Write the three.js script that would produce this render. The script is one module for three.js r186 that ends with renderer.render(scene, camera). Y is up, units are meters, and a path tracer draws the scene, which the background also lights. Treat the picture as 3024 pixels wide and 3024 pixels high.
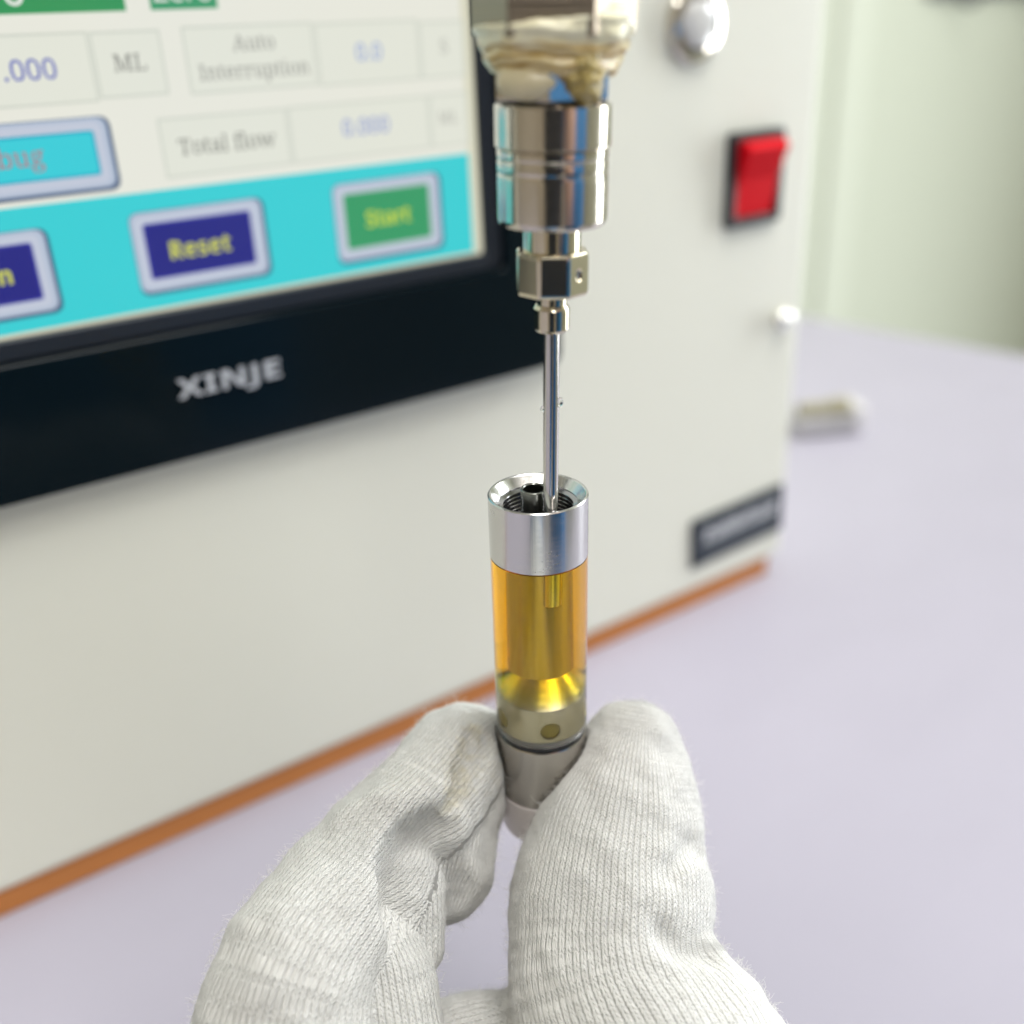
import * as THREE from 'three';
import { RectAreaLightUniformsLib } from 'three/addons/lights/RectAreaLightUniformsLib.js';
import { RoundedBoxGeometry } from 'three/addons/geometries/RoundedBoxGeometry.js';
import { FontLoader } from 'three/addons/loaders/FontLoader.js';
import { TextGeometry } from 'three/addons/geometries/TextGeometry.js';
import { ImprovedNoise } from 'three/addons/math/ImprovedNoise.js';
import { mergeGeometries } from 'three/addons/utils/BufferGeometryUtils.js';
import { Brush, Evaluator, SUBTRACTION } from 'three-bvh-csg';

// ---------------------------------------------------------------- camera, light, exposure
// Lengths below are written in millimetres and turned into metres by MM.
const MM = 0.001, DEG = Math.PI / 180;
const scene = new THREE.Scene();
scene.background = new THREE.Color(0, 0, 0);
const renderer = new THREE.WebGLRenderer({ antialias: true });
renderer.toneMapping = THREE.LinearToneMapping;
renderer.toneMappingExposure = 1.3;
renderer.shadowMap.enabled = true;

const camera = new THREE.PerspectiveCamera(53, 1, 0.004, 12);
camera.position.set(0, 0.1343, 0);
{
  const right = new THREE.Vector3(0.99904822, -0.03937022, 0.01877863), up = new THREE.Vector3(0.04361939, 0.90172622, -0.43010135), back = new THREE.Vector3(0, 0.4305111, 0.90258528);
  camera.quaternion.setFromRotationMatrix(new THREE.Matrix4().makeBasis(right, up, back));
}
camera.focus = 0.105;
camera.userData.fStop = 11.5;
scene.add(camera);

// axes of the room: E runs from the wall behind the machine towards the viewer's side, M away from the window wall
const E = new THREE.Vector3(0.565, 0, 0.825).normalize(), M = new THREE.Vector3(-E.z, 0, E.x);
const room = (e, y, m) => new THREE.Vector3().addScaledVector(E, e).addScaledVector(M, m).setY(y);   // metres
const TE = new THREE.Vector3(0.692, 0, 0.722).normalize(), TM = new THREE.Vector3(-TE.z, 0, TE.x);   // the table stands a little askew
const ROOM_TURN = Math.atan2(-E.z, E.x);   // local x -> E

RectAreaLightUniformsLib.init();
function areaLight(name, w, h, color, intensity, at, towards) {
  const l = new THREE.RectAreaLight(color, intensity, w, h);
  l.name = name; l.position.copy(at); l.lookAt(towards); scene.add(l); return l;
}
const WINDOW = { e: 0.17, y: 0.27, w: 0.34, h: 1.75, radiance: 9, color: new THREE.Color(0.93, 0.97, 1.0) };
const LAMPS = [[0.3, -0.35], [1.15, 0.5]], LAMP_Y = 1.62, LAMP_RADIANCE = 7.4, LAMP_COLOR = new THREE.Color(1.0, 0.975, 0.93);
for (const [e, m] of LAMPS) areaLight('ceiling_lamp_light', 1.15, 0.55, LAMP_COLOR, LAMP_RADIANCE, room(e, LAMP_Y - 0.012, m), room(e, 0, m + 1e-4));
areaLight('window_light', WINDOW.w, WINDOW.h, WINDOW.color, WINDOW.radiance, room(WINDOW.e, WINDOW.y, -1.335), room(WINDOW.e, WINDOW.y, 0));

// ---------------------------------------------------------------- helpers
let seed = 7;
const rnd = () => { seed = (seed * 1664525 + 1013904223) >>> 0; return seed / 4294967296; };
const noise3 = new ImprovedNoise();
const taken = {};
function numbered(n) { taken[n] = (taken[n] ?? -1) + 1; return taken[n] ? n + '_' + String(taken[n]).padStart(3, '0') : n; }
function mesh(name, geometry, material, parent = scene) {
  const o = new THREE.Mesh(geometry, material);
  o.name = parent === scene ? numbered(name) : name;
  o.castShadow = o.receiveShadow = true; parent.add(o); return o;
}
function thing(name, label, category, at = new THREE.Vector3()) {
  const g = new THREE.Group(); g.name = numbered(name); g.position.copy(at); g.userData = { label, category }; scene.add(g); return g;
}
const structure = (o, label) => { o.userData = { kind: 'structure', label, category: o.name.split('_')[0] }; return o; };
const mm = (g) => g.scale(MM, MM, MM);
const std = (o) => new THREE.MeshStandardMaterial(o), phys = (o) => new THREE.MeshPhysicalMaterial(o);
const rgb = (r, g, b) => new THREE.Color().setRGB(r, g, b);
function box(w, h, d, r, x, y, z, seg = 3) { return mm(new RoundedBoxGeometry(w, h, d, seg, Math.max(r, 0.01)).translate(x, y, z)); }
// A turned shape: profile [[radius, height], ...] in mm from the bottom outside upwards; each step keeps its own crisp edge.
function turned(profile, seg = 120, wobble) {
  const pos = [], nor = [], uv = [], idx = [];
  let run = 0;
  for (let k = 0; k + 1 < profile.length; k++) {
    const [r0, y0] = profile[k], [r1, y1] = profile[k + 1], dr = r1 - r0, dy = y1 - y0, len = Math.hypot(dr, dy) || 1, base = pos.length / 3;
    for (let i = 0; i <= seg; i++) {
      const a = (i / seg) * Math.PI * 2, c = Math.sin(a), s = Math.cos(a), w0 = wobble ? wobble(a, y0) : 0, w1 = wobble ? wobble(a, y1) : 0;
      pos.push(c * (r0 + w0), y0, s * (r0 + w0), c * (r1 + w1), y1, s * (r1 + w1));
      for (let q = 0; q < 2; q++) nor.push((c * dy) / len, -dr / len, (s * dy) / len);
      uv.push(i / seg, run, i / seg, run + len / 10);
      if (i < seg) { const b = base + i * 2; if (r0 > 0) idx.push(b, b + 2, b + 1); if (r1 > 0) idx.push(b + 2, b + 3, b + 1); }
    }
    run += len / 10;
  }
  const g = new THREE.BufferGeometry();
  g.setAttribute('position', new THREE.Float32BufferAttribute(pos, 3)); g.setAttribute('normal', new THREE.Float32BufferAttribute(nor, 3)); g.setAttribute('uv', new THREE.Float32BufferAttribute(uv, 2));
  g.setIndex(idx); return mm(g);
}
// a rod or ring with small chamfers: solid from y0 to y1
const rod = (r, y0, y1, c = 0.15, inner = 0, seg = 120) => turned(inner
  ? [[inner, y0], [r - c, y0], [r, y0 + c], [r, y1 - c], [r - c, y1], [inner, y1], [inner, y0]]
  : [[0, y0], [r - c, y0], [r, y0 + c], [r, y1 - c], [r - c, y1], [0, y1]], seg);
function dataTexture(w, h, fn, srgb) {
  const d = new Uint8Array(w * h * 4);
  for (let y = 0; y < h; y++) for (let x = 0; x < w; x++) { const v = fn(x, y); for (let c = 0; c < 4; c++) d[(y * w + x) * 4 + c] = c === 3 ? 255 : Math.max(0, Math.min(255, Math.round(255 * (Array.isArray(v) ? v[c] : v)))); }
  const t = new THREE.DataTexture(d, w, h); t.wrapS = t.wrapT = THREE.RepeatWrapping; t.magFilter = THREE.LinearFilter; t.minFilter = THREE.LinearMipmapLinearFilter; t.generateMipmaps = true;
  if (srgb) t.colorSpace = THREE.SRGBColorSpace;
  t.needsUpdate = true; return t;
}
// tiling noise on a lattice of n cells
function tiling(n, s) {
  const old = seed; seed = s; const a = Float32Array.from({ length: n * n }, rnd); seed = old;
  return (x, y) => {
    const X = x * n, Y = y * n, x0 = Math.floor(X), y0 = Math.floor(Y), f = X - x0, g = Y - y0, u = f * f * (3 - 2 * f), v = g * g * (3 - 2 * g), at = (i, j) => a[(((j % n) + n) % n) * n + (((i % n) + n) % n)];
    return (at(x0, y0) * (1 - u) + at(x0 + 1, y0) * u) * (1 - v) + (at(x0, y0 + 1) * (1 - u) + at(x0 + 1, y0 + 1) * u) * v;
  };
}
// surface of a distance field by surface nets; everything in mm
function netted(field, lo, hi, cell) {
  const n = lo.map((l, i) => Math.ceil((hi[i] - l) / cell) + 1), [nx, ny, nz] = n, at = (i, j, k) => i + nx * (j + ny * k), val = new Float32Array(nx * ny * nz), B = 6, reach = B * cell * 0.9 + cell * 2;
  for (let k = 0; k < nz; k += B) for (let j = 0; j < ny; j += B) for (let i = 0; i < nx; i += B) {
    const c = field(lo[0] + (i + B / 2) * cell, lo[1] + (j + B / 2) * cell, lo[2] + (k + B / 2) * cell), far = Math.abs(c) > reach;
    for (let kk = k; kk < Math.min(k + B, nz); kk++) for (let jj = j; jj < Math.min(j + B, ny); jj++) for (let ii = i; ii < Math.min(i + B, nx); ii++) val[at(ii, jj, kk)] = far ? c : field(lo[0] + ii * cell, lo[1] + jj * cell, lo[2] + kk * cell);
  }
  const id = new Int32Array(nx * ny * nz).fill(-1), P = [], idx = [], edges = [];
  for (let a = 0; a < 8; a++) for (let b = 1; b < 8; b <<= 1) if (!(a & b)) edges.push([a, a | b]);
  for (let k = 0; k + 1 < nz; k++) for (let j = 0; j + 1 < ny; j++) for (let i = 0; i + 1 < nx; i++) {
    const v = [0, 1, 2, 3, 4, 5, 6, 7].map((q) => val[at(i + (q & 1), j + ((q >> 1) & 1), k + (q >> 2))]);
    let m = 0; for (let q = 0; q < 8; q++) if (v[q] < 0) m |= 1 << q;
    if (m === 0 || m === 255) continue;
    let x = 0, y = 0, z = 0, c = 0;
    for (const [a, b] of edges) if ((v[a] < 0) !== (v[b] < 0)) { const t = v[a] / (v[a] - v[b]); x += (a & 1) + t * ((b & 1) - (a & 1)); y += ((a >> 1) & 1) + t * (((b >> 1) & 1) - ((a >> 1) & 1)); z += (a >> 2) + t * ((b >> 2) - (a >> 2)); c++; }
    id[at(i, j, k)] = P.length / 3; P.push(lo[0] + (i + x / c) * cell, lo[1] + (j + y / c) * cell, lo[2] + (k + z / c) * cell);
  }
  const quad = (a, b, c, d, flip) => { if (a < 0 || b < 0 || c < 0 || d < 0) return; flip ? idx.push(a, c, b, a, d, c) : idx.push(a, b, c, a, c, d); };
  for (let k = 1; k + 1 < nz; k++) for (let j = 1; j + 1 < ny; j++) for (let i = 1; i + 1 < nx; i++) {
    const s = val[at(i, j, k)] < 0;
    if (s !== val[at(i + 1, j, k)] < 0) quad(id[at(i, j - 1, k - 1)], id[at(i, j, k - 1)], id[at(i, j, k)], id[at(i, j - 1, k)], !s);
    if (s !== val[at(i, j + 1, k)] < 0) quad(id[at(i - 1, j, k - 1)], id[at(i - 1, j, k)], id[at(i, j, k)], id[at(i, j, k - 1)], !s);
    if (s !== val[at(i, j, k + 1)] < 0) quad(id[at(i - 1, j - 1, k)], id[at(i, j - 1, k)], id[at(i, j, k)], id[at(i - 1, j, k)], !s);
  }
  const N = new Float32Array(P.length), h = cell * 0.6;
  for (let v = 0; v < P.length; v += 3) {
    const [x, y, z] = [P[v], P[v + 1], P[v + 2]];
    let gx = field(x + h, y, z) - field(x - h, y, z), gy = field(x, y + h, z) - field(x, y - h, z), gz = field(x, y, z + h) - field(x, y, z - h);
    const l = Math.hypot(gx, gy, gz) || 1; N[v] = gx / l; N[v + 1] = gy / l; N[v + 2] = gz / l;
  }
  return { P, N, idx };
}
function netGeometry({ P, N, idx }) {
  const g = new THREE.BufferGeometry();
  g.setAttribute('position', new THREE.Float32BufferAttribute(P, 3)); g.setAttribute('normal', new THREE.Float32BufferAttribute(N, 3)); g.setIndex(idx); return mm(g);
}
const smin = (a, b, k) => { const h = Math.max(k - Math.abs(a - b), 0) / k; return Math.min(a, b) - h * h * k * 0.25; };
const smax = (a, b, k) => -smin(-a, -b, k);
// a limb: joints [x, y, z, radius] smoothed into a chain of tapered pieces, with a frame carried along for its weave
function chain(joints, per = 8) {
  const cr = (p0, p1, p2, p3, t) => 0.5 * (2 * p1 + (p2 - p0) * t + (2 * p0 - 5 * p1 + 4 * p2 - p3) * t * t + (3 * p1 - p0 - 3 * p2 + p3) * t * t * t), q = [], n = joints.length;
  for (let i = 0; i + 1 < n; i++) for (let s = 0; s < per; s++) q.push([0, 1, 2, 3].map((c) => cr(joints[Math.max(i - 1, 0)][c], joints[i][c], joints[i + 1][c], joints[Math.min(i + 2, n - 1)][c], s / per)));
  q.push(joints[n - 1].slice());
  const A = [], T = [], U = []; let run = 0, u = null;
  for (let i = 0; i < q.length; i++) {
    if (i) run += Math.hypot(q[i][0] - q[i - 1][0], q[i][1] - q[i - 1][1], q[i][2] - q[i - 1][2]);
    A.push(run);
    const a = q[Math.max(i - 1, 0)], b = q[Math.min(i + 1, q.length - 1)], t = new THREE.Vector3(b[0] - a[0], b[1] - a[1], b[2] - a[2]).normalize();
    if (!u) u = new THREE.Vector3(0, 0, 1).addScaledVector(t, -t.z).normalize(); else u = u.clone().addScaledVector(t, -t.dot(u)).normalize();
    T.push(t); U.push(u);
  }
  const bound = [0, 1, 2].map((c) => [Math.min(...q.map((p) => p[c] - p[3])), Math.max(...q.map((p) => p[c] + p[3]))]);
  const segs = q.length - 1, F = new Float64Array(segs * 9);
  for (let i = 0; i < segs; i++) { const a = q[i], c = q[i + 1], d = [c[0] - a[0], c[1] - a[1], c[2] - a[2]]; F.set([a[0], a[1], a[2], ...d, 1 / (d[0] ** 2 + d[1] ** 2 + d[2] ** 2), a[3], c[3] - a[3]], i * 9); }
  return {
    q, A, T, U, bound,
    dist(x, y, z) {
      const bx = Math.max(bound[0][0] - x, 0, x - bound[0][1]), by = Math.max(bound[1][0] - y, 0, y - bound[1][1]), bz = Math.max(bound[2][0] - z, 0, z - bound[2][1]), b = Math.sqrt(bx * bx + by * by + bz * bz);
      if (b > 7) return b;
      let best = 1e9;
      for (let i = 0, o = 0; i < segs; i++, o += 9) {
        const px = x - F[o], py = y - F[o + 1], pz = z - F[o + 2], dx = F[o + 3], dy = F[o + 4], dz = F[o + 5];
        let t = (px * dx + py * dy + pz * dz) * F[o + 6]; t = t < 0 ? 0 : t > 1 ? 1 : t;
        const ex = px - dx * t, ey = py - dy * t, ez = pz - dz * t, r = F[o + 7] + F[o + 8] * t, l = best + r;
        if (l > 0 && ex * ex + ey * ey + ez * ez < l * l) best = Math.sqrt(ex * ex + ey * ey + ez * ez) - r;
      }
      return best;
    },
    box(x, y, z) { const bx = Math.max(bound[0][0] - x, 0, x - bound[0][1]), by = Math.max(bound[1][0] - y, 0, y - bound[1][1]), bz = Math.max(bound[2][0] - z, 0, z - bound[2][1]); return Math.sqrt(bx * bx + by * by + bz * bz); },
    weave(x, y, z) {   // [angle round the limb, length along it]
      let best = 1e9, k = 0, kt = 0;
      for (let i = 0; i + 1 < q.length; i++) {
        const a = q[i], c = q[i + 1], dx = c[0] - a[0], dy = c[1] - a[1], dz = c[2] - a[2], px = x - a[0], py = y - a[1], pz = z - a[2];
        let t = (px * dx + py * dy + pz * dz) / (dx * dx + dy * dy + dz * dz); if (i > 0 && t < 0) t = 0; if (i + 2 < q.length && t > 1) t = 1;
        const d = Math.hypot(px - dx * t, py - dy * t, pz - dz * t);
        if (d < best) { best = d; k = i; kt = t; }
      }
      const s = Math.min(Math.max(kt, 0), 1), a = q[k], c = q[k + 1], u = U[k].clone().lerp(U[k + 1], s), t = T[k].clone().lerp(T[k + 1], s).normalize(), w = t.clone().cross(u);
      const px = x - a[0] - (c[0] - a[0]) * kt, py = y - a[1] - (c[1] - a[1]) * kt, pz = z - a[2] - (c[2] - a[2]) * kt;
      return [Math.atan2(px * w.x + py * w.y + pz * w.z, px * u.x + py * u.y + pz * u.z), A[k] + (A[k + 1] - A[k]) * kt];
    },
  };
}

// ---------------------------------------------------------------- setting: table, walls, ceiling, lamps
const speckle = (() => { const a = tiling(128, 11), b = tiling(32, 12); return dataTexture(256, 256, (x, y) => 0.6 * a(x / 256, y / 256) + 0.4 * b(x / 256, y / 256)); })();
{
  const soft = tiling(8, 21), fine = tiling(64, 22);
  const top = dataTexture(256, 256, (x, y) => { const n = 0.96 + 0.03 * soft(x / 256, y / 256) + 0.012 * fine(x / 256, y / 256); return [n, n, n]; }, true);
  const m = phys({ color: rgb(0.39, 0.375, 0.45), map: top, roughness: 0.42, specularIntensity: 0.6 });
  const w = 0.652, d = 1.15, t = 0.03, g = new RoundedBoxGeometry(w, t, d, 3, 0.004);
  const o = structure(mesh('tabletop', g, m), 'smooth pale lavender white laminate tabletop under the machine');
  o.userData.category = 'tabletop';
  o.position.copy(TE).multiplyScalar(0.075 - w / 2).addScaledVector(TM, -0.444 + d / 2).setY(-t / 2); o.rotation.y = Math.atan2(-TE.z, TE.x);
}
{
  const wallPaint = std({ color: rgb(0.5, 0.53, 0.44), roughness: 0.85, bumpMap: speckle, bumpScale: 0.0002 }), plain = std({ color: rgb(0.42, 0.37, 0.3), roughness: 0.9 }), white = std({ color: rgb(0.8, 0.8, 0.78), roughness: 0.9 }), grey = std({ color: rgb(0.3, 0.3, 0.3), roughness: 0.7 }), steelGrey = std({ color: rgb(0.07, 0.07, 0.085), roughness: 0.5 });
  const slab = (name, e0, e1, y0, y1, m0, m1, mat, label) => { const o = structure(mesh(name, new THREE.BoxGeometry(e1 - e0, y1 - y0, m1 - m0), mat), label); o.position.copy(room((e0 + e1) / 2, (y0 + y1) / 2, (m0 + m1) / 2)); o.rotation.y = ROOM_TURN; return o; };
  slab('wall', -0.8, -0.7, -0.75, 1.7, -1.36, 1.6, wallPaint, 'pale green painted wall standing behind the table and machine');
  slab('wall', -0.8, 1.9, -0.75, 1.7, -1.46, -1.36, wallPaint, 'pale green wall that holds the bright window');
  slab('wall', -0.7, 1.9, -0.75, 1.7, 1.6, 1.7, plain, 'beige wall opposite the window');
  slab('wall', 1.9, 2.0, -0.75, 1.7, -1.46, 1.7, plain, 'beige wall behind the person');
  slab('ceiling', -0.8, 2.0, 1.7, 1.8, -1.46, 1.7, white, 'flat white ceiling');
  slab('floor', -0.8, 2.0, -0.85, -0.75, -1.46, 1.7, grey, 'grey floor below the table');
  for (const [e, m] of LAMPS) {
    const t = thing('ceiling_lamp', e < 0.6 ? 'flat white lamp panel on the ceiling over the table' : 'flat white lamp panel on the ceiling over the person', 'lamp', room(e, LAMP_Y, m)); t.rotation.y = ROOM_TURN; t.userData.group = 'ceiling lamp panels';
    mesh('housing', new RoundedBoxGeometry(1.2, 0.07, 0.6, 2, 0.01).translate(0, 0.042, 0), white, t);
    mesh('diffuser', new THREE.BoxGeometry(1.15, 0.008, 0.55), std({ color: rgb(0.8, 0.8, 0.8), emissive: LAMP_COLOR, emissiveIntensity: 1.5, roughness: 0.6 }), t);
  }
  const t = thing('window', 'bright window in the pale green wall beside the table', 'window', room(WINDOW.e, WINDOW.y - WINDOW.h / 2, -1.345)); t.rotation.y = ROOM_TURN;
  mesh('pane', new THREE.BoxGeometry(WINDOW.w, WINDOW.h, 0.006).translate(0, WINDOW.h / 2, 0), std({ color: rgb(0.6, 0.6, 0.6), emissive: WINDOW.color, emissiveIntensity: 1.5, roughness: 0.4 }), t);
  for (const [w, h, x, y] of [[0.05, WINDOW.h + 0.1, -WINDOW.w / 2 - 0.025, WINDOW.h / 2], [0.05, WINDOW.h + 0.1, WINDOW.w / 2 + 0.025, WINDOW.h / 2], [WINDOW.w, 0.05, 0, -0.025], [WINDOW.w, 0.05, 0, WINDOW.h + 0.025]]) mesh('frame', new RoundedBoxGeometry(w, h, 0.024, 2, 0.004).translate(x, y, 0), white, t);
  // slim vertical trunking on the wall next to the machine, and a dark bracket high on the wall
  const hk = thing('wall_hook', 'dark grey double hook high on the pale green wall', 'hook', room(-0.7, 0.1375, -1.12)); hk.rotation.y = ROOM_TURN + Math.PI / 2;
  mesh('plate', new RoundedBoxGeometry(0.22, 0.04, 0.006, 2, 0.002).translate(0, 0.022, 0.0034), steelGrey, hk);
  for (const x of [-0.06, 0.07]) mesh('prong', new THREE.TorusGeometry(0.012, 0.0035, 10, 24, Math.PI).rotateZ(Math.PI).rotateY(Math.PI / 2).translate(x, 0.008, 0.018), steelGrey, hk);
  const tr = thing('wall_trunking', 'slim pale vertical trunking strip on the green wall beside the machine', 'trunking', room(-0.6983, -0.7, -0.905)); tr.rotation.y = ROOM_TURN + Math.PI / 2;
  mesh('channel', new RoundedBoxGeometry(0.05, 2.3, 0.003, 2, 0.0012).translate(0, 1.15, 0), std({ color: rgb(0.53, 0.56, 0.47), roughness: 0.6 }), tr);
  mesh('cover', new RoundedBoxGeometry(0.042, 2.3, 0.002, 2, 0.0009).translate(0, 1.15, 0.0022), std({ color: rgb(0.53, 0.56, 0.47), roughness: 0.6 }), tr);
}

// ---------------------------------------------------------------- the filling machine
const machine = thing('filling_machine', 'cream metal filling machine with touchscreen, red rocker switch and orange base strip', 'machine', new THREE.Vector3(0.0555348, 0, -0.2284));
machine.rotation.y = 34.4 * DEG;
const smudge = (() => { const a = tiling(6, 71), b = tiling(40, 72), c = tiling(160, 73); return dataTexture(256, 256, (x, y) => 0.42 + 0.3 * a(x / 256, y / 256) + 0.2 * b(x / 256, y / 256) + 0.1 * c(x / 256, y / 256)); })();
const steel = phys({ color: rgb(0.66, 0.63, 0.58), metalness: 1, roughness: 0.13 });
{
  const paint = phys({ color: rgb(0.67, 0.675, 0.595), roughness: 0.42, bumpMap: speckle, bumpScale: 0.00004, specularIntensity: 0.7 });
  mesh('cabinet', box(320, 245, 180, 1.6, -142, 5.3 + 122.5, -90), paint, machine);
  const wood = tiling(64, 31);
  const grain = dataTexture(256, 64, (x, y) => { const n = wood(x / 1024, y / 64) * 0.22 + 0.86; return [n, n * 0.98, n * 0.95]; }, true);
  mesh('base_strip', box(318, 5.6, 176, 0.6, -145, 2.81, -88.8), phys({ color: rgb(0.5, 0.19, 0.045), map: grain, roughness: 0.38 }), machine);

  // touchscreen unit
  const hmi = new THREE.Group(); hmi.name = 'touchscreen'; machine.add(hmi);
  const L = -253, R = -53.6, B = 72.3, T = 218, il = -223.2, ir = -69.8, ib = 96.2, it = 182.4, cr = 2;
  const rounded = (S, x0, y0, x1, y1, r) => { S.moveTo(x0 + r, y0); S.lineTo(x1 - r, y0); S.quadraticCurveTo(x1, y0, x1, y0 + r); S.lineTo(x1, y1 - r); S.quadraticCurveTo(x1, y1, x1 - r, y1); S.lineTo(x0 + r, y1); S.quadraticCurveTo(x0, y1, x0, y1 - r); S.lineTo(x0, y0 + r); S.quadraticCurveTo(x0, y0, x0 + r, y0); return S; };
  const ring = (a, b, c, d, h0, h1, h2, h3, r0, r1, depth, bevel) => { const s = rounded(new THREE.Shape(), a + bevel, b + bevel, c - bevel, d - bevel, r0); s.holes.push(rounded(new THREE.Path(), h0 - bevel, h1 - bevel, h2 + bevel, h3 + bevel, r1)); return mm(new THREE.ExtrudeGeometry(s, { depth, bevelEnabled: true, bevelSize: bevel, bevelThickness: bevel, bevelSegments: 3, curveSegments: 8 })); };
  const black = phys({ color: rgb(0.003, 0.007, 0.010), roughness: 0.12, specularIntensity: 0.2 });
  // the unit stands proud of the panel: sizes shrink a little towards the front
  const front = (g, z) => { const k = 1 - z / 157; return g.translate(0.1748, -0.1343, 0).scale(k, k, 1).translate(-0.1748, 0.1343, 0); };
  mesh('bezel', front(ring(L, B, R, T, il - 3.6, ib - 3.2, ir + 3.6, it + 3.2, 2.5, 2, 3.2, 0.5), 4.2).translate(0, 0, 0.0006), black, hmi);
  mesh('screen_frame', front(ring(il - 3.55, ib - 3.15, ir + 3.55, it + 3.15, il, ib, ir, it, 2, 1.2, 2.2, 0.45), 4.2).translate(0, 0, 0.0006), phys({ color: rgb(0.018, 0.022, 0.03), roughness: 0.3, specularIntensity: 0.4 }), hmi);
  // the lit picture on the display (flat print of a screen)
  const k = 12, cv = document.createElement('canvas'); cv.width = 1848; cv.height = 1044;
  const c = cv.getContext('2d'), X = (s) => (s - il) * k, Y = (y) => (it - y) * k;   // mm -> texels
  const rect = (s0, y0, s1, y1, f) => { c.fillStyle = f; c.fillRect(X(s0), Y(y1), (s1 - s0) * k, (y1 - y0) * k); };
  const rrect = (s0, y0, s1, y1, r, f) => { c.fillStyle = f; const x0 = X(s0), x1 = X(s1), a = Y(y1), b = Y(y0), q = r * k; c.beginPath(); c.moveTo(x0 + q, a); c.lineTo(x1 - q, a); c.quadraticCurveTo(x1, a, x1, a + q); c.lineTo(x1, b - q); c.quadraticCurveTo(x1, b, x1 - q, b); c.lineTo(x0 + q, b); c.quadraticCurveTo(x0, b, x0, b - q); c.lineTo(x0, a + q); c.quadraticCurveTo(x0, a, x0 + q, a); c.fill(); };
  const text = (str, s, y, size, f, font = 'sans-serif', align = 'center') => { c.fillStyle = f; c.font = (f === '#d8dc5a' || f === '#cfe04a' ? 'bold ' : '') + Math.round(size * k) + 'px ' + font; c.textAlign = align; c.fillText(str, X(s), Y(y)); };
  const cell = (s0, y0, s1, y1) => { rect(s0, y0, s1, y1, '#d3d8cb'); rect(s0 + 0.28, y0 + 0.28, s1 - 0.28, y1 - 0.28, '#ebede0'); };
  rect(il, ib, ir, it, '#f0f0e4');
  const D = 4.3;
  rect(il, 92.2 + D, ir, 92.9 + D, '#dcd9c0'); rect(ir - 3.2, ib, ir, it, '#e2e0c8'); rect(il, ib, ir, 92.6 + D, '#dfddc4');
  rect(il, 92.6 + D, -73, 109.4 + D, '#37d6dc');
  rect(il + 2, 133 + D, -127, 141 + D, '#2f9a58'); rect(-123.6, 133 + D, -114, 141 + D, '#3f9f6c');
  text('0', -141, 134 + D, 5.6, '#f4f4ee'); text('Zero', -118.8, 134 + D, 4.2, '#f4f4ee');
  cell(-175, 121.9 + D, -132.8, 130.7 + D); cell(-132.6, 122.2 + D, -123, 130.6 + D); cell(-119.9, 121.9 + D, -99.7, 130.8 + D); cell(-99.4, 121.7 + D, -81.3, 130.6 + D); cell(-81.1, 121.7 + D, -72.6, 130.2 + D);
  text('1.000', -137.5, 125.1 + D, 3.7, '#4552bb', 'sans-serif', 'right'); text('ML', -127.8, 125.5 + D, 3.0, '#84847d', 'serif'); text('Auto', -109.3, 127.4 + D, 2.9, '#9c9c95', 'serif'); text('Interruption', -109.6, 123.7 + D, 2.9, '#9c9c95', 'serif'); text('0.0', -90.5, 125 + D, 3.5, '#8ca2de'); text('S', -76.6, 125.3 + D, 3, '#b4b4ac', 'serif');
  cell(-125.5, 110.9 + D, -105.6, 119.1 + D); cell(-105.4, 110.9 + D, -80.3, 119.2 + D); cell(-80.1, 110.9 + D, -72.6, 119.3 + D);
  text('Total flow', -115.5, 113.8 + D, 3.2, '#83837b', 'serif'); text('0.000', -92.2, 114.2 + D, 3.5, '#7f90d6'); text('ML', -76.6, 114.6 + D, 2.6, '#b4b4ac', 'serif');
  const button = (s0, y0, s1, y1, face, edge) => { rrect(s0 - 0.1, y0 - 0.5, s1 + 0.5, y1 + 0.1, 1.6, '#3d5578'); rrect(s0, y0, s1, y1, 1.5, '#b9c6da'); rrect(s0 + 0.5, y0 + 0.5, s1 - 0.7, y1 - 0.5, 1.3, '#c9d0e0'); rrect(s0 + 1.75, y0 + 1.75, s1 - 1.9, y1 - 1.65, 0.5, edge); rrect(s0 + 2.05, y0 + 2.05, s1 - 2.2, y1 - 1.95, 0.4, face); };
  button(-185, 110.7 + D, -132.6, 120 + D, '#35d4e0', '#12a8c8'); text('Debug', -141.6, 114.4 + D, 3.4, '#c8747c', 'serif', 'right');
  button(-132.1, 95.1 + D, -111.8, 106.6 + D, '#1c1c84', '#3030a0'); text('Reset', -122.3, 99.4 + D, 3.7, '#d8dc5a');
  button(-99.4, 94.7 + D, -79.5, 107 + D, '#32a068', '#4aa878'); text('Start', -89.6, 99.6 + D, 3.7, '#cfe04a');
  button(-166, 95 + D, -143.9, 106.3 + D, '#1c1c84', '#3030a0'); text('Run', -149.0, 99.4 + D, 3.5, '#d8dc5a', 'sans-serif', 'right');
  const tex = new THREE.CanvasTexture(cv); tex.colorSpace = THREE.SRGBColorSpace; tex.anisotropy = 4;
  const pic = new THREE.PlaneGeometry(ir - il + 0.8, it - ib + 0.8).translate((il + ir) / 2, (ib + it) / 2, 2.0);
  mesh('display_screen', front(mm(pic), 2.0), phys({ color: rgb(0.02, 0.02, 0.02), emissive: rgb(1, 1, 1), emissiveMap: tex, emissiveIntensity: 0.69, roughness: 0.22, specularIntensity: 0.6 }), hmi);
  const sl = new THREE.RectAreaLight(rgb(0.8, 1, 0.95), 0.12, 0.15, 0.084); sl.name = 'display_screen_light'; sl.position.set(-0.1465, 0.1393, 0.0066); sl.rotation.y = Math.PI; hmi.add(sl);
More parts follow.
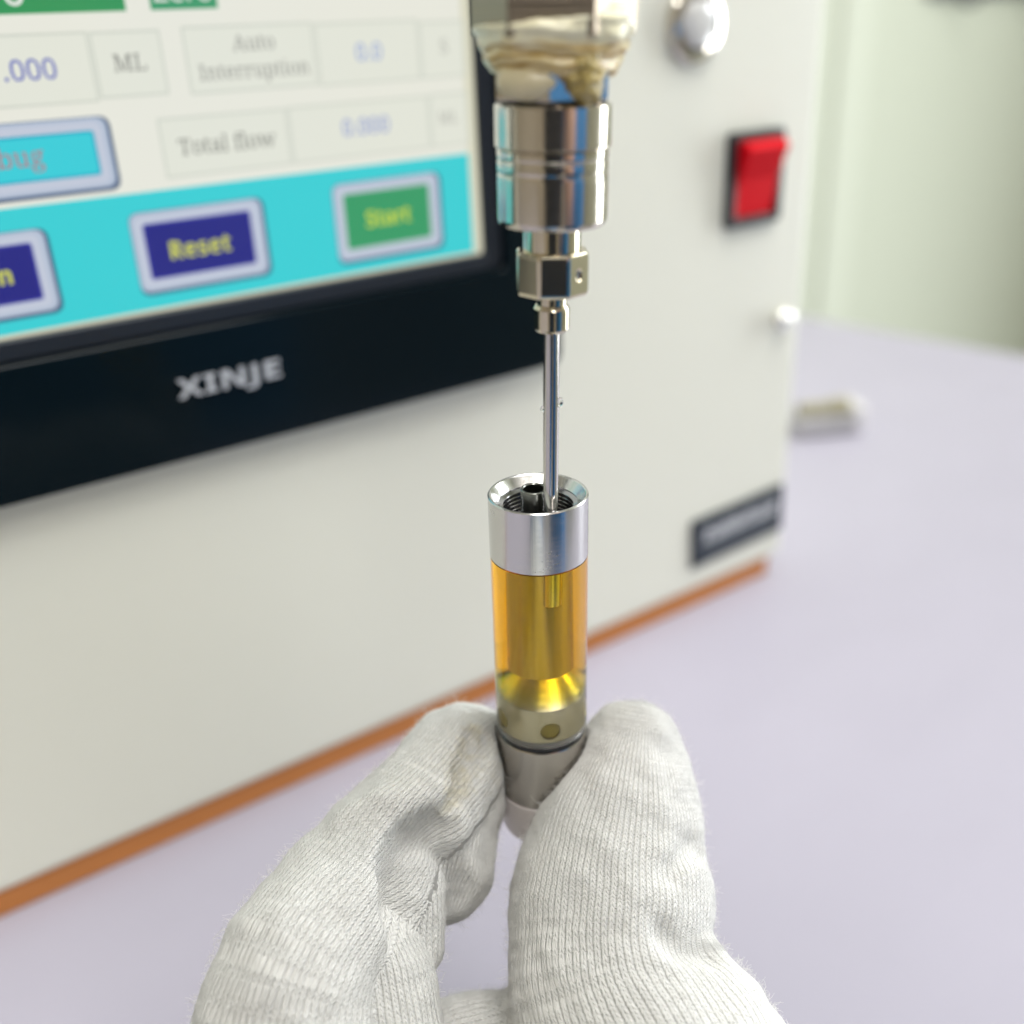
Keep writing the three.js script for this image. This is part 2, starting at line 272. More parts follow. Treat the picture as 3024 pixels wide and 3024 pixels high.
  const font = await new FontLoader().loadAsync('fonts/droid/droid_sans_bold.typeface.json');
  const lg = new TextGeometry('XINJE', { font, size: 3.1, depth: 0.12, curveSegments: 4 }); lg.computeBoundingBox();
  lg.scale(17.4 / (lg.boundingBox.max.x - lg.boundingBox.min.x), 1, 1); lg.computeBoundingBox(); lg.translate(-130 - lg.boundingBox.min.x, 82.6, 4.86);
  mesh('logo', front(mm(lg), 4.9), std({ color: rgb(0.55, 0.57, 0.6), metalness: 0.4, roughness: 0.4 }), hmi);

  // red rocker switch
  const sw = new THREE.Group(); sw.name = 'power_switch'; sw.position.set(-0.0018, 0.1023, 0); machine.add(sw);
  mesh('frame', ring(-8.2, -9.7, 8.2, 9.7, -6.2, -7.9, 6.4, 7.6, 0.8, 0.4, 1.1, 0.4).translate(0, 0, 0.0004), phys({ color: rgb(0.014, 0.016, 0.02), roughness: 0.35 }), sw);
  const rs = new THREE.Shape(); [[-7.4, -2.5], [7.2, -2.5], [7.5, 3.6], [6.3, 4.6], [0.2, 1.9], [-7.3, 0.9]].forEach(([a, b], i) => (i ? rs.lineTo(a, b) : rs.moveTo(a, b)));
  const rk = new THREE.ExtrudeGeometry(rs, { depth: 11.2, bevelEnabled: true, bevelSize: 0.35, bevelThickness: 0.5, bevelSegments: 3 }); rk.translate(0, 0, -5.6);
  rk.applyMatrix4(new THREE.Matrix4().makeBasis(new THREE.Vector3(0, 1, 0), new THREE.Vector3(0, 0, 1), new THREE.Vector3(1, 0, 0)));
  mesh('rocker', mm(rk), phys({ color: rgb(0.6, 0.001, 0.008), roughness: 0.5, specularIntensity: 0.12 }), sw);

  // round metal push button with a white cap
  const pb = new THREE.Group(); pb.name = 'push_button'; pb.position.set(-0.0208, 0.1325, 0.0001); pb.rotation.x = Math.PI / 2; machine.add(pb);
  mesh('ring', turned([[0, 0], [7, 0], [7, 1.3], [6.5, 1.9], [5.2, 2.2], [4.6, 1.6], [4.4, 0.6], [0, 0.6]]), steel, pb);
  mesh('cap', turned([[0, 0.7], [4.3, 0.7], [4.3, 1.9], [3.9, 2.4], [2.8, 2.8], [1.4, 3.0], [0, 3.05]]), phys({ color: rgb(0.55, 0.55, 0.54), roughness: 0.16, clearcoat: 0.4 }), pb);
  const sc = new THREE.Group(); sc.name = 'screw'; sc.position.set(0.0102, 0.0695, 0.0001); sc.rotation.x = Math.PI / 2; machine.add(sc);
  mesh('head', turned([[0, 1.2], [2.3, 1.2], [2.6, 1.6], [2.55, 2.3], [2.1, 2.9], [1.2, 3.25], [0, 3.35]], 64), phys({ color: rgb(0.86, 0.86, 0.83), metalness: 0.6, roughness: 0.25 }), sc);
  mesh('shank', turned([[0, 0], [1.6, 0], [1.6, 1.25], [0, 1.25]], 48), steel, sc);

  // dark nameplate with worn silver print that cannot be read
  const nc = document.createElement('canvas'); nc.width = 640; nc.height = 264; const n = nc.getContext('2d');
  n.fillStyle = '#172330'; n.fillRect(0, 0, 640, 264); n.strokeStyle = '#e2e5e7'; n.lineCap = 'round';
  let x = 70;
  while (x < 580) { n.lineWidth = 9 + 4 * rnd(); n.beginPath(); const h = 66 + 24 * rnd(); n.moveTo(x, 145); n.lineTo(x + 12 + 12 * rnd(), 145 - h); n.stroke(); if (rnd() < 0.55) { n.lineWidth = 7; n.beginPath(); n.moveTo(x + 4, 145 - h * rnd()); n.lineTo(x + 34, 145 - h * rnd()); n.stroke(); } x += 21 + 12 * rnd(); }
  n.strokeStyle = '#9aa1a4'; x = 50; while (x < 600) { n.lineWidth = 5; n.beginPath(); n.moveTo(x, 208); n.lineTo(x + 5, 178 + 8 * rnd()); n.stroke(); if (rnd() < 0.5) { n.beginPath(); n.moveTo(x, 193); n.lineTo(x + 12, 190); n.stroke(); } x += 13 + 7 * rnd(); }
  const nt = new THREE.CanvasTexture(nc); nt.colorSpace = THREE.SRGBColorSpace;
  const np = new THREE.Group(); np.name = 'nameplate'; np.position.set(0.0002, 0.0191, 0); np.rotation.z = 0.03; machine.add(np);
  mesh('plate', box(32, 13, 0.8, 0.35, 0, 0, 0.45), phys({ color: rgb(0.012, 0.02, 0.032), roughness: 0.35 }), np);
  mesh('print', mm(new THREE.PlaneGeometry(30.6, 11.8).translate(0, 0, 0.9)), phys({ color: rgb(1, 1, 1), map: nt, roughness: 0.35, metalness: 0.2 }), np);
}

// ---------------------------------------------------------------- dispensing nozzle
const nozzle = thing('dispensing_nozzle', 'shiny steel dispensing nozzle with resin smeared hex nut and long blunt needle', 'nozzle', new THREE.Vector3(0.00402, 0.0931, -0.0942));
nozzle.rotation.z = -1.66 * DEG;
{
  const streak = (() => { const a = tiling(256, 41); return dataTexture(16, 512, (x, y) => 0.5 * a(0.01, y / 512) + 0.5 * a(0.3, y / 256)); })(); streak.repeat.set(1, 0.05);
  const chrome = phys({ color: rgb(0.62, 0.575, 0.505), metalness: 1, roughness: 0.22, roughnessMap: smudge }), nickel = phys({ color: rgb(0.64, 0.58, 0.45), metalness: 1, roughness: 0.15 });
  const needleSteel = phys({ color: rgb(0.6, 0.58, 0.56), metalness: 1, roughness: 0.16 }), brushed = phys({ color: rgb(0.3, 0.25, 0.19), metalness: 1, roughness: 0.4, bumpMap: streak, bumpScale: 0.00005 });
  const needle = turned([[0.5, -14.4], [0.72, -14.4], [0.77, -14.3], [0.77, 15.4], [0.5, 15.4], [0.5, -14.4]], 64);
  mesh('needle', needle, needleSteel, nozzle);
  mesh('needle_collar', turned([[0, 14.95], [1.42, 14.95], [1.69, 15.25], [1.69, 17.1], [1.5, 17.45], [1.39, 17.5], [1.39, 18.2], [0, 18.2]]), nickel, nozzle);
  // hub: square with cut corners, rounded underneath, a round dimple in one side
  const s = new THREE.Shape(); for (let i = 0; i < 144; i++) { const q = (i / 144) * 2 * Math.PI, w = ((q / (Math.PI / 4)) % 1) * 45 - 22.5, r = Math.min(3.2, 3.0 / Math.cos(w * DEG)); i ? s.lineTo(r * Math.cos(q + Math.PI / 8), r * Math.sin(q + Math.PI / 8)) : s.moveTo(r * Math.cos(Math.PI / 8), r * Math.sin(Math.PI / 8)); }
  const ex = new THREE.ExtrudeGeometry(s, { depth: 3.1, bevelEnabled: true, bevelSize: 0.28, bevelThickness: 0.42, bevelSegments: 4, bevelOffset: -0.05 }); ex.rotateX(-Math.PI / 2); ex.translate(0, 18.95, 0);
  const hub = new Brush(ex); hub.rotation.y = -7.5 * DEG; hub.updateMatrixWorld();
  const dim = new Brush(new THREE.SphereGeometry(0.75, 24, 16)); dim.scale.set(0.7, 1, 0.72); dim.position.set(0.0, 20.6, 0); dim.position.x += 3.45 * Math.sin(37.5 * DEG); dim.position.z += 3.45 * Math.cos(37.5 * DEG); dim.rotation.y = (37.5 - 90) * DEG; dim.updateMatrixWorld();
  const cut = new Evaluator(); cut.useGroups = false; cut.attributes = ['position', 'normal'];
  const hb = cut.evaluate(hub, dim, SUBTRACTION).geometry; mesh('needle_hub', mm(hb), nickel, nozzle);
  mesh('hub_flare', turned([[0, 18.15], [1.42, 18.15], [1.75, 18.35], [2.4, 18.52], [2.75, 18.62], [0, 18.62]]), nickel, nozzle);
  mesh('hub_neck', rod(2.62, 22.2, 25.0, 0.1), nickel, nozzle);
  const dents = (a, y) => (y > 28.6 && y < 31 ? -0.13 * Math.max(0, noise3.noise(a * 4.2, y * 1.4, 5.5)) - 0.05 * Math.abs(noise3.noise(a * 9, y * 3, 1.5)) : 0);
  const low = [[2.3, 24.7], [4.35, 24.7], [4.62, 24.78], [4.82, 25.0], [4.89, 25.3], [4.89, 28.6]];
  for (let y = 28.7; y < 31; y += 0.1) low.push([4.89 - 0.05 * Math.exp(-(((y - 29.25) / 0.16) ** 2)) - 0.06 * Math.exp(-(((y - 30.35) / 0.12) ** 2)), y]);
  mesh('lower_sleeve', turned([...low, [4.89, 31.1], [4.75, 31.25], [2.3, 31.25], [2.3, 24.7]], 160, (a, y) => (y > 28.65 ? dents(a, y) : 0)), chrome, nozzle);
  mesh('upper_sleeve', turned([[2.4, 31.26], [4.85, 31.26], [5.05, 31.42], [5.05, 34.7], [4.85, 34.88], [2.4, 34.88], [2.4, 31.26]], 160), chrome, nozzle);
  mesh('seal_ring', rod(4.6, 34.86, 35.2, 0.08), std({ color: rgb(0.012, 0.012, 0.014), roughness: 0.6 }), nozzle);
  const hex = (R, y0, y1, turn, bevel, mat, name) => { const h = new THREE.Shape(); for (let i = 0; i < 6; i++) { const a = (i * 60) * DEG; i ? h.lineTo(R * Math.cos(a), R * Math.sin(a)) : h.moveTo(R, 0); } const g = new THREE.ExtrudeGeometry(h, { depth: y1 - y0 - 2 * bevel, bevelEnabled: true, bevelSize: bevel, bevelThickness: bevel, bevelSegments: 3, bevelOffset: -bevel }); g.rotateX(-Math.PI / 2); g.translate(0, y0 + bevel, 0); g.rotateY(turn * DEG); return mesh(name, mm(g), mat, nozzle); };
  hex(5.35, 35.15, 39.5, 24, 0.2, chrome, 'lower_nut');
  hex(6.85, 40.0, 52, -5, 0.3, brushed, 'upper_nut');
  mesh('supply_tube', rod(3.2, 51.9, 130, 0.2), std({ color: rgb(0.5, 0.5, 0.48), roughness: 0.4 }), nozzle);
  // hardened sealing resin and tape smeared round the nut
  const blobL = chain([[-3.6, 36.7, 3.3, 1.2], [-2.2, 36.55, 4.2, 1.35], [-0.9, 36.7, 4.4, 1.1]], 4), blobR = chain([[1.9, 38.0, 4.2, 1.7], [2.4, 36.6, 4.2, 1.5], [2.7, 35.7, 4.2, 0.75]], 4), tab = chain([[4.2, 40.2, 4.1, 1.0], [5.0, 41.6, 3.3, 0.8], [5.6, 40.7, 2.6, 0.8]], 4), drip = chain([[0.3, 37.9, 4.9, 0.7], [1.4, 37.6, 4.8, 0.6]], 3);
  const band = (x, y, z) => {
    const r = Math.hypot(x, z), a = Math.atan2(x, z), t = Math.min(Math.max((y - 36.4) / 4.2, 0), 1), R = 5.2 + 1.5 * t + 0.25 * noise3.noise(a * 1.4, y * 0.7, 3.1) + 0.1 * Math.sin(y * 5 + 2.2 * Math.sin(a * 2)) , up = 41.2 + 0.55 * noise3.noise(a * 1.6 + 4, 0.5, 0.5) + 0.35 * Math.sin(a * 1.5 + 0.6), dn = 37.0 + 0.9 * noise3.noise(a * 1.9, 7.5, 0.5);
    return smax(smax(r - R, y - up, 0.5), dn - y, 0.5);
  };
  const resin = (x, y, z) => { let d = band(x, y, z); d = smin(d, tab.dist(x, y, z), 0.7); d = smin(d, drip.dist(x, y, z), 0.5); return d + 0.12 * noise3.noise(x * 0.9, y * 1.7, z * 0.9); };
  const soft = phys({ color: rgb(1, 1, 1), roughness: 0.34, clearcoat: 0.4, clearcoatRoughness: 0.25, vertexColors: true });
  const tinted = (net, tint) => { const g = netGeometry(net), c = []; for (let i = 0; i < net.P.length; i += 3) c.push(...tint(net.P[i], net.P[i + 1], net.P[i + 2])); g.setAttribute('color', new THREE.Float32BufferAttribute(c, 3)); return g; };
  const streaks = (x, y, z) => { const w = 0.5 + 0.5 * Math.sin(8.5 * y + 3.4 * noise3.noise(x * 0.6, y * 0.8, z * 0.6) + 1.6 * Math.sin(0.8 * x)), p = 0.5 + 0.5 * noise3.noise(x * 0.45 + 9, y * 0.5, z * 0.45); return [w, p]; };
  mesh('resin_smear', tinted(netted(resin, [-8, 36, -8], [8, 43.5, 8], 0.16), (x, y, z) => {
    const [w, p] = streaks(x, y, z), low = Math.min(1, Math.max(0, (39.9 - y) / 0.8 + 2.2 * (p - 0.5))), line = w > 0.8 ? (w - 0.8) / 0.2 : 0, k = low * (0.35 + 0.65 * w), m = (a, b, c) => a * (1 - k) + b * k;
    return [m(0.82, 0.62), m(0.78, 0.4), m(0.56, 0.06)].map((c, i) => c * (1 - line * low * [0.6, 0.7, 0.75][i]));
  }), soft, nozzle);
  mesh('resin_blob', tinted(netted((x, y, z) => blobL.dist(x, y, z) + 0.06 * noise3.noise(x, y * 1.5, z), [-6.5, 34.5, 0], [1.5, 39, 7], 0.14), () => [0.62, 0.55, 0.36]), soft, nozzle);
  mesh('resin_blob', tinted(netted((x, y, z) => blobR.dist(x, y, z) + 0.45 * noise3.noise(x * 1.3, y * 1.3, z * 1.3) + 0.15 * noise3.noise(x * 3.2, y * 3.2, z * 3.2), [-0.5, 34, 1.5], [5.5, 40.5, 7.2], 0.12), (x, y, z) => { const p = 0.5 + 0.5 * noise3.noise(x * 1.8, y * 1.8, z * 1.8); return [0.26 + 0.3 * p, 0.19 + 0.25 * p, 0.05 + 0.1 * p]; }), soft, nozzle);
  // clear drops clinging to the needle
  const drop = phys({ color: rgb(1, 1, 1), transmission: 1, thickness: 0.3, ior: 1.45, roughness: 0.02 });
  for (const [a, y, r] of [[78, 7.9, 0.42], [-86, 7.2, 0.26]]) mesh('liquid_drop', mm(new THREE.SphereGeometry(r, 20, 14).scale(0.8, 1.25, 0.8).translate(0.84 * Math.sin(a * DEG), y, 0.84 * Math.cos(a * DEG))), drop, nozzle);
}

// ---------------------------------------------------------------- glass cartridge
const AX = { x: 2.7665, y: 90.3856, z: -96.4943, tilt: 0.8 * DEG };   // rim centre and lean of the axis
const cart = thing('glass_cartridge', 'small glass cartridge of amber oil with steel collar, pinched in gloved fingers', 'cartridge', new THREE.Vector3(AX.x * MM, AX.y * MM, AX.z * MM));
cart.rotation.z = -AX.tilt;
{
  const a = tiling(512, 51), b = tiling(64, 52), streak = dataTexture(1024, 4, (x) => 0.5 * a(x / 1024, 0.1) + 0.5 * b(x / 1024, 0.1)); streak.wrapS = THREE.RepeatWrapping;
  const collar = phys({ color: rgb(0.66, 0.655, 0.65), metalness: 1, roughness: 0.3, roughnessMap: smudge, bumpMap: streak, bumpScale: 0.000006 }), satin = phys({ color: rgb(0.46, 0.43, 0.395), metalness: 1, roughness: 0.27 }), inner = phys({ color: rgb(0.66, 0.62, 0.54), metalness: 1, roughness: 0.17 });
  const lathe = (() => { const q = tiling(128, 53); const t = dataTexture(8, 256, (x, y) => q(0.1, y / 256)); t.repeat.set(1, 2.6); return t; })();
  const prof = [[4.35, -7.0], [5.12, -7.0], [5.22, -6.9], [5.22, -0.12], [5.12, 0], [4.98, 0], [4.86, -0.08], [4.1, -0.98], [4.3, -1.1], [4.3, -7.0]];
  const thr = [[4.1, -0.99]]; for (let y = -1.1; y > -6.2; y -= 0.46) thr.push([4.12, y], [3.66, y - 0.2], [3.63, y - 0.25], [3.67, y - 0.3], [4.12, y - 0.44]);
  thr.push([3.7, -6.5], [3.7, -6.98], [4.29, -6.98], [4.29, -1.09], [4.1, -0.99]);
  mesh('thread', turned(thr, 120), phys({ color: rgb(0.34, 0.34, 0.35), metalness: 1, roughness: 0.16 }), cart);
  mesh('collar', turned(prof, 160), collar, cart);
  mesh('air_post', turned([[1.12, -9], [1.42, -9], [1.42, 0.42], [1.34, 0.5], [1.18, 0.5], [1.12, 0.42], [1.12, -9]], 80).translate(-0.0004, 0, 0), phys({ color: rgb(0.3, 0.31, 0.29), metalness: 1, roughness: 0.25 }), cart);
  // glass and oil bend light alike, so the face between them hardly bends or mirrors it: the tube's outside does the bending, the oil the colour
  mesh('glass_tube', turned([[0, -29.0], [5.1, -29.0], [5.18, -28.9], [5.18, -7.06], [0, -7.06]], 160), phys({ color: rgb(1, 1, 1), transmission: 1, thickness: 0.7, ior: 1.48, roughness: 0 }), cart);
  mesh('amber_oil', turned([[0, -28.6], [4.5, -28.6], [4.5, -7.16], [0, -7.16]], 160), phys({ color: rgb(1, 1, 1), transmission: 1, thickness: 9, ior: 1.001, specularIntensity: 0, roughness: 0, attenuationColor: rgb(0.985, 0.64, 0.006), attenuationDistance: 0.005 }), cart);
  mesh('center_column', rod(2.25, -20.95, -7.2, 0.05), phys({ color: rgb(0.44, 0.41, 0.36), metalness: 1, roughness: 0.18 }), cart);
  mesh('cone', turned([[0, -24.22], [4.4, -24.22], [2.2, -20.95], [0, -20.95]]), phys({ color: rgb(0.74, 0.7, 0.6), metalness: 1, roughness: 0.22, bumpMap: lathe, bumpScale: 0.000004 }), cart);
  // base with round intake holes
  const base = new Brush(mm(new THREE.CylinderGeometry(4.4, 4.4, 4.2, 120, 1).translate(0, -26.35, 0))); base.updateMatrixWorld();
  const cut = new Evaluator(); cut.useGroups = false; cut.attributes = ['position', 'normal'];
  let res = base;
  const HOLES = [10, -68, 88, 166, -146];
  for (const d of HOLES) { const h = new Brush(mm(new THREE.CylinderGeometry(1.08, 1.08, 2, 40).rotateX(Math.PI / 2).translate(0, -26.95, 4.2))); h.rotation.y = d * DEG; h.updateMatrixWorld(); res = cut.evaluate(res, h, SUBTRACTION); }
  mesh('base', res.geometry, phys({ color: rgb(0.43, 0.395, 0.31), metalness: 1, roughness: 0.2 }), cart);
  for (const d of HOLES) mesh('wick', mm(new THREE.CylinderGeometry(1.04, 1.04, 0.2, 32).rotateX(Math.PI / 2).translate(0, -26.95, 3.9).rotateY(d * DEG)), std({ color: rgb(0.42, 0.37, 0.22), roughness: 0.9 }), cart);
  mesh('gasket', turned([[3.5, -29.0], [4.46, -29.0], [4.46, -28.45], [3.5, -28.45], [3.5, -29.0]]), phys({ color: rgb(0.35, 0.34, 0.32), roughness: 0.2 }), cart);
  mesh('o_ring', turned([[3.5, -29.55], [5.0, -29.55], [5.12, -29.4], [5.12, -29.15], [5.0, -29.02], [3.5, -29.02], [3.5, -29.55]]), phys({ color: rgb(0.008, 0.01, 0.016), roughness: 0.25 }), cart);
  mesh('ferrule', turned([[0, -37.6], [5.0, -37.6], [5.16, -37.4], [5.16, -29.75], [5.06, -29.6], [0, -29.6]]), satin, cart);
  mesh('end_cap', turned([[0, -43.6], [4.0, -43.6], [4.7, -43.3], [5.0, -42.6], [5.1, -38.3], [5.22, -38.2], [5.22, -37.8], [5.1, -37.65], [0, -37.65]]), phys({ color: rgb(0.84, 0.79, 0.76), roughness: 0.35, transmission: 0.35, thickness: 0 }), cart);
}

// ---------------------------------------------------------------- hand in a knitted glove, and the rest of the person
const person = thing('person', 'person\'s hand in a white knitted cotton glove pinching the cartridge from both sides', 'person', new THREE.Vector3());
{
  const index = chain([[-25, 30, -56, 11], [-24.7, 40.3, -66.5, 9.9], [-23.8, 48.7, -73.2, 8.4], [-17.3, 51.7, -83.4, 7.8], [-10.5, 55.2, -91.9, 6.8], [-6.8, 55.0, -98.3, 6.8], [-9.1, 51.6, -92.4, 6.3], [-10.0, 47.9, -87.9, 6.1]]);
  const thumb = chain([[12.8, 57, -96.1, 5.9], [11.1, 51.1, -91.6, 9.2], [9.5, 45.6, -85.1, 11.3], [8.9, 40.9, -78.5, 11.7], [12.6, 35, -70.5, 14], [15.5, 27, -58, 17], [4, 27, -36, 20], [-6, 32, -12, 21]]);
  const fold1 = chain([[-13.4, 53.0, -88.4, 3.4], [-13.8, 49.8, -83.6, 4.8], [-14.2, 45.4, -80.2, 5.0]]), fold2 = chain([[-16.0, 48.8, -77.6, 3.4], [-15.0, 45.6, -74.8, 4.9], [-14.1, 39.4, -69.2, 5.4]]);
  const web = chain([[-20, 28, -72, 8.5], [-6, 28.2, -77, 8.4], [7, 29, -74, 9]]), palm = chain([[-22, 26, -50, 15], [-12, 26, -36, 20], [-6, 32, -12, 21]]);
  const middle = chain([[-28, 24, -55, 9.5], [-28, 23, -74, 9], [-21, 20, -88, 8], [-13, 19, -80, 7.5]]), ringF = chain([[-28, 18, -44, 9], [-26, 13.5, -62, 8.2], [-17, 12, -71, 7.6], [-9, 13, -62, 7]]), little = chain([[-22, 15, -36, 8], [-15, 10.5, -50, 7.2], [-5, 11, -54, 6.6]]);
  const chains = [index, thumb, fold1, fold2, web, palm, middle, ringF, little], wales = [76, 98, 40, 44, 60, 110, 66, 60, 54];
  // pulled seams and pinches of the cloth
  const pinch = chain([[-5.7, 61.3, -94.8, 0.5], [-6.2, 60.8, -92.1, 0.9], [-6.7, 60.1, -89.9, 1.2], [-7.4, 59.1, -87.6, 1.0], [-8, 58.5, -86.3, 0.5]], 4), pinch2 = chain([[-4, 60.4, -94.5, 0.4], [-4.7, 59.7, -91.6, 0.8], [-5.3, 58.7, -89.2, 0.4]], 4), ridge = chain([[-19.5, 59.0, -84.1, 0.3], [-17.5, 59.6, -85.1, 0.7], [-15.1, 60.1, -85.8, 0.8], [-13, 60.2, -86.2, 0.8], [-9.7, 59.9, -87, 0.7], [-8.4, 59.7, -88.1, 0.3]], 4), hollow = chain([[-10.4, 57.8, -83.4, 2.4], [-11.3, 57.2, -82.2, 3.0], [-12.0, 55.8, -80.2, 3.6], [-11.9, 53.4, -78.4, 3.8], [-11.4, 49.6, -78, 3.6]], 4), opening = chain([[-9.8, 57.6, -82.2, 2.6], [-8.9, 54.8, -81.2, 3.4], [-8.4, 50.6, -80.6, 3.6]], 4), crease = chain([[19.6, 52, -84.6, 0.5], [18.1, 53.7, -84.2, 0.8], [15.1, 54.1, -80.2, 0.5]], 4), crease2 = chain([[17.9, 48.6, -74.2, 0.6], [15.3, 49.9, -73.7, 0.8], [13.3, 51.2, -74.6, 0.4]], 4);
  const dimple = [[20, 48, -88.5, 3.0, 1.3], [19.8, 42.1, -79, 3.2, 1.3]];
  const ca = Math.cos(AX.tilt), sa = Math.sin(AX.tilt);
  const glove = (x, y, z) => {
    const dI = index.dist(x, y, z), dT = thumb.dist(x, y, z);
    let far = Math.min(dI, dT);
    for (let i = 2; i < 9; i++) { const b = chains[i].box(x, y, z); if (b < far) far = b; }
    if (far > 7) return far;
    let d = smin(smax(dI, -smin(hollow.dist(x, y, z), opening.dist(x, y, z), 2.5), 1.8), smin(fold1.dist(x, y, z), fold2.dist(x, y, z), 0.35), 0.4);
    d = smin(d, ridge.dist(x, y, z), 2.6); d = smax(d, -pinch.dist(x, y, z), 0.9); d = smax(d, -pinch2.dist(x, y, z), 1.2);
    let t = dT;
    for (const [a, b, c, r, k] of dimple) if (k) t += k * Math.exp(-((x - a) ** 2 + (y - b) ** 2 + (z - c) ** 2) / (r * r));
    t = smax(t, -crease.dist(x, y, z), 2.2); t = smax(t, -crease2.dist(x, y, z), 2.4);
    if (d < -7 || t < -9) return Math.min(d, t);
    let w = smin(web.dist(x, y, z), palm.dist(x, y, z), 6); w = smin(w, middle.dist(x, y, z), 2); w = smin(w, ringF.dist(x, y, z), 1.5); w = smin(w, little.dist(x, y, z), 1.5);
    w = smin(w, t, 4); d = smin(d, w, 2.2);
    // slack in the cloth
    d += 0.42 * noise3.noise(x * 0.14 + 3, y * 0.14, z * 0.14) + 0.3 * noise3.noise(x * 0.36, y * 0.36 + 5, z * 0.36) + 0.07 * noise3.noise(x * 0.9, y * 0.9, z * 0.9 + 2);
    // the cloth lies against the cartridge it holds
    const ox = x - AX.x, oy = y - AX.y, u = ox * ca - oy * sa, v = ox * sa + oy * ca;
    if (v < 2 && v > -48) d = smax(d, 5.3 - Math.hypot(u, z - AX.z), 0.5);
    return d;
  };
  const net = netted(glove, [-42, 2, -106], [40, 68, 14], 0.55), { P, N, idx } = net, nt = idx.length / 3;
  const tint = new Float32Array(nt * 9), stain = (x, y, z) => { const d1 = pinch.dist(x, y, z), d2 = Math.hypot(x + 2.5, y - 58, z + 93), n = 0.5 + 0.5 * noise3.noise(x * 1.1, y * 1.1, z * 1.1 + 4) + 0.25 * noise3.noise(x * 3, y * 3, z * 3); return 0.5 * Math.max(0, Math.min(1, n * 1.5 - d1 * 0.6)) + 0.3 * Math.max(0, Math.min(1, n * 1.3 - d2 * 0.16)); };
  const pos = new Float32Array(nt * 9), nor = new Float32Array(nt * 9), uv = new Float32Array(nt * 6), own = new Map();
  const owner = (v) => { if (own.has(v)) return own.get(v); let b = 1e9, k = 0; for (let i = 0; i < 9; i++) { const d = chains[i].dist(P[v * 3], P[v * 3 + 1], P[v * 3 + 2]); if (d < b) { b = d; k = i; } } own.set(v, k); return k; };
  const woven = new Map(), weave = (c, v) => { const key = v * 16 + c; let w = woven.get(key); if (!w) { w = chains[c].weave(P[v * 3], P[v * 3 + 1], P[v * 3 + 2]); woven.set(key, w); } return w; };
  for (let t = 0; t < nt; t++) {
    const v = [idx[t * 3], idx[t * 3 + 1], idx[t * 3 + 2]], o = v.map(owner), c = o[0] === o[1] || o[0] === o[2] ? o[0] : o[1]; let first = 0;
    for (let q = 0; q < 3; q++) {
      let [a, s] = weave(c, v[q]);
      if (!q) first = a; else { while (a - first > Math.PI) a -= 2 * Math.PI; while (a - first < -Math.PI) a += 2 * Math.PI; }
      for (let e = 0; e < 3; e++) { pos[t * 9 + q * 3 + e] = P[v[q] * 3 + e]; nor[t * 9 + q * 3 + e] = N[v[q] * 3 + e]; }
      const [vx, vy, vz] = [P[v[q] * 3], P[v[q] * 3 + 1], P[v[q] * 3 + 2]], st = stain(vx, vy, vz), drift = 0.05 * noise3.noise(vx * 0.12 + 7, vy * 0.12, vz * 0.12) + 0.016 * noise3.noise(vx * 0.5, vy * 0.5 + 3, vz * 0.5);
      uv[t * 6 + q * 2] = ((a / (2 * Math.PI)) * wales[c]) / 8 + drift; tint.set([1 - 0.2 * st, 1 - 0.27 * st, 1 - 0.5 * st], t * 9 + q * 3); uv[t * 6 + q * 2 + 1] = s / 0.52 / 12;
    }
  }
  const g = new THREE.BufferGeometry(); g.setAttribute('position', new THREE.BufferAttribute(pos, 3)); g.setAttribute('normal', new THREE.BufferAttribute(nor, 3)); g.setAttribute('uv', new THREE.BufferAttribute(uv, 2)); g.setAttribute('color', new THREE.BufferAttribute(tint, 3)); mm(g);
  
  // knit: columns of loops, each two slanting strands of yarn
  const W = 8, H = 12, S = 768, jit = Array.from({ length: W * H }, () => [0.06 * (rnd() - 0.5), 0.10 * (rnd() - 0.5), 0.85 + 0.3 * rnd()]), hair = tiling(256, 61), slub = tiling(24, 62);
  const height = (px, py) => {
    const x = (px / S) * W, y = (py / S) * H; let h = 0;
    for (let i = Math.floor(x) - 1; i <= Math.floor(x) + 1; i++) for (let j = Math.floor(y) - 1; j <= Math.floor(y) + 1; j++) {
      const [jx, jy, js] = jit[(((j % H) + H) % H) * W + (((i % W) + W) % W)];
      for (const side of [-1, 1]) {
        const ax = i + 0.5 + jx + side * 0.05, ay = j + 0.02 + jy, bx = i + 0.5 + jx + side * 0.3, by = j + 1.12 + jy, dx = bx - ax, dy = (by - ay) * 0.72, qx = x - ax, qy = (y - ay) * 0.72;
        let t = (qx * dx + qy * dy) / (dx * dx + dy * dy); t = t < 0 ? 0 : t > 1 ? 1 : t;
        const r = 0.235, d = Math.hypot(qx - dx * t, qy - dy * t);
        if (d < r) h = Math.max(h, Math.sqrt(1 - (d / r) ** 2) * (0.75 + 0.25 * Math.sin(Math.PI * t)) * js);
      }
    }
    return Math.min(1, h * 0.82 + 0.12 * hair(px / S, py / S));
  };
  const knit = dataTexture(S, S, height); 
  const tone = dataTexture(256, 256, (x, y) => { const n = 0.955 + 0.045 * slub(x / 256, y / 256); return [n, n, n * 0.993]; }, true);
  const cotton = phys({ color: rgb(0.92, 0.915, 0.905), map: tone, vertexColors: true, roughness: 0.95, bumpMap: knit, bumpScale: 0.0004, sheen: 0.3, sheenRoughness: 0.7, sheenColor: rgb(1, 1, 1), specularIntensity: 0.25 });
  const gm = mesh('glove', g, cotton, person);
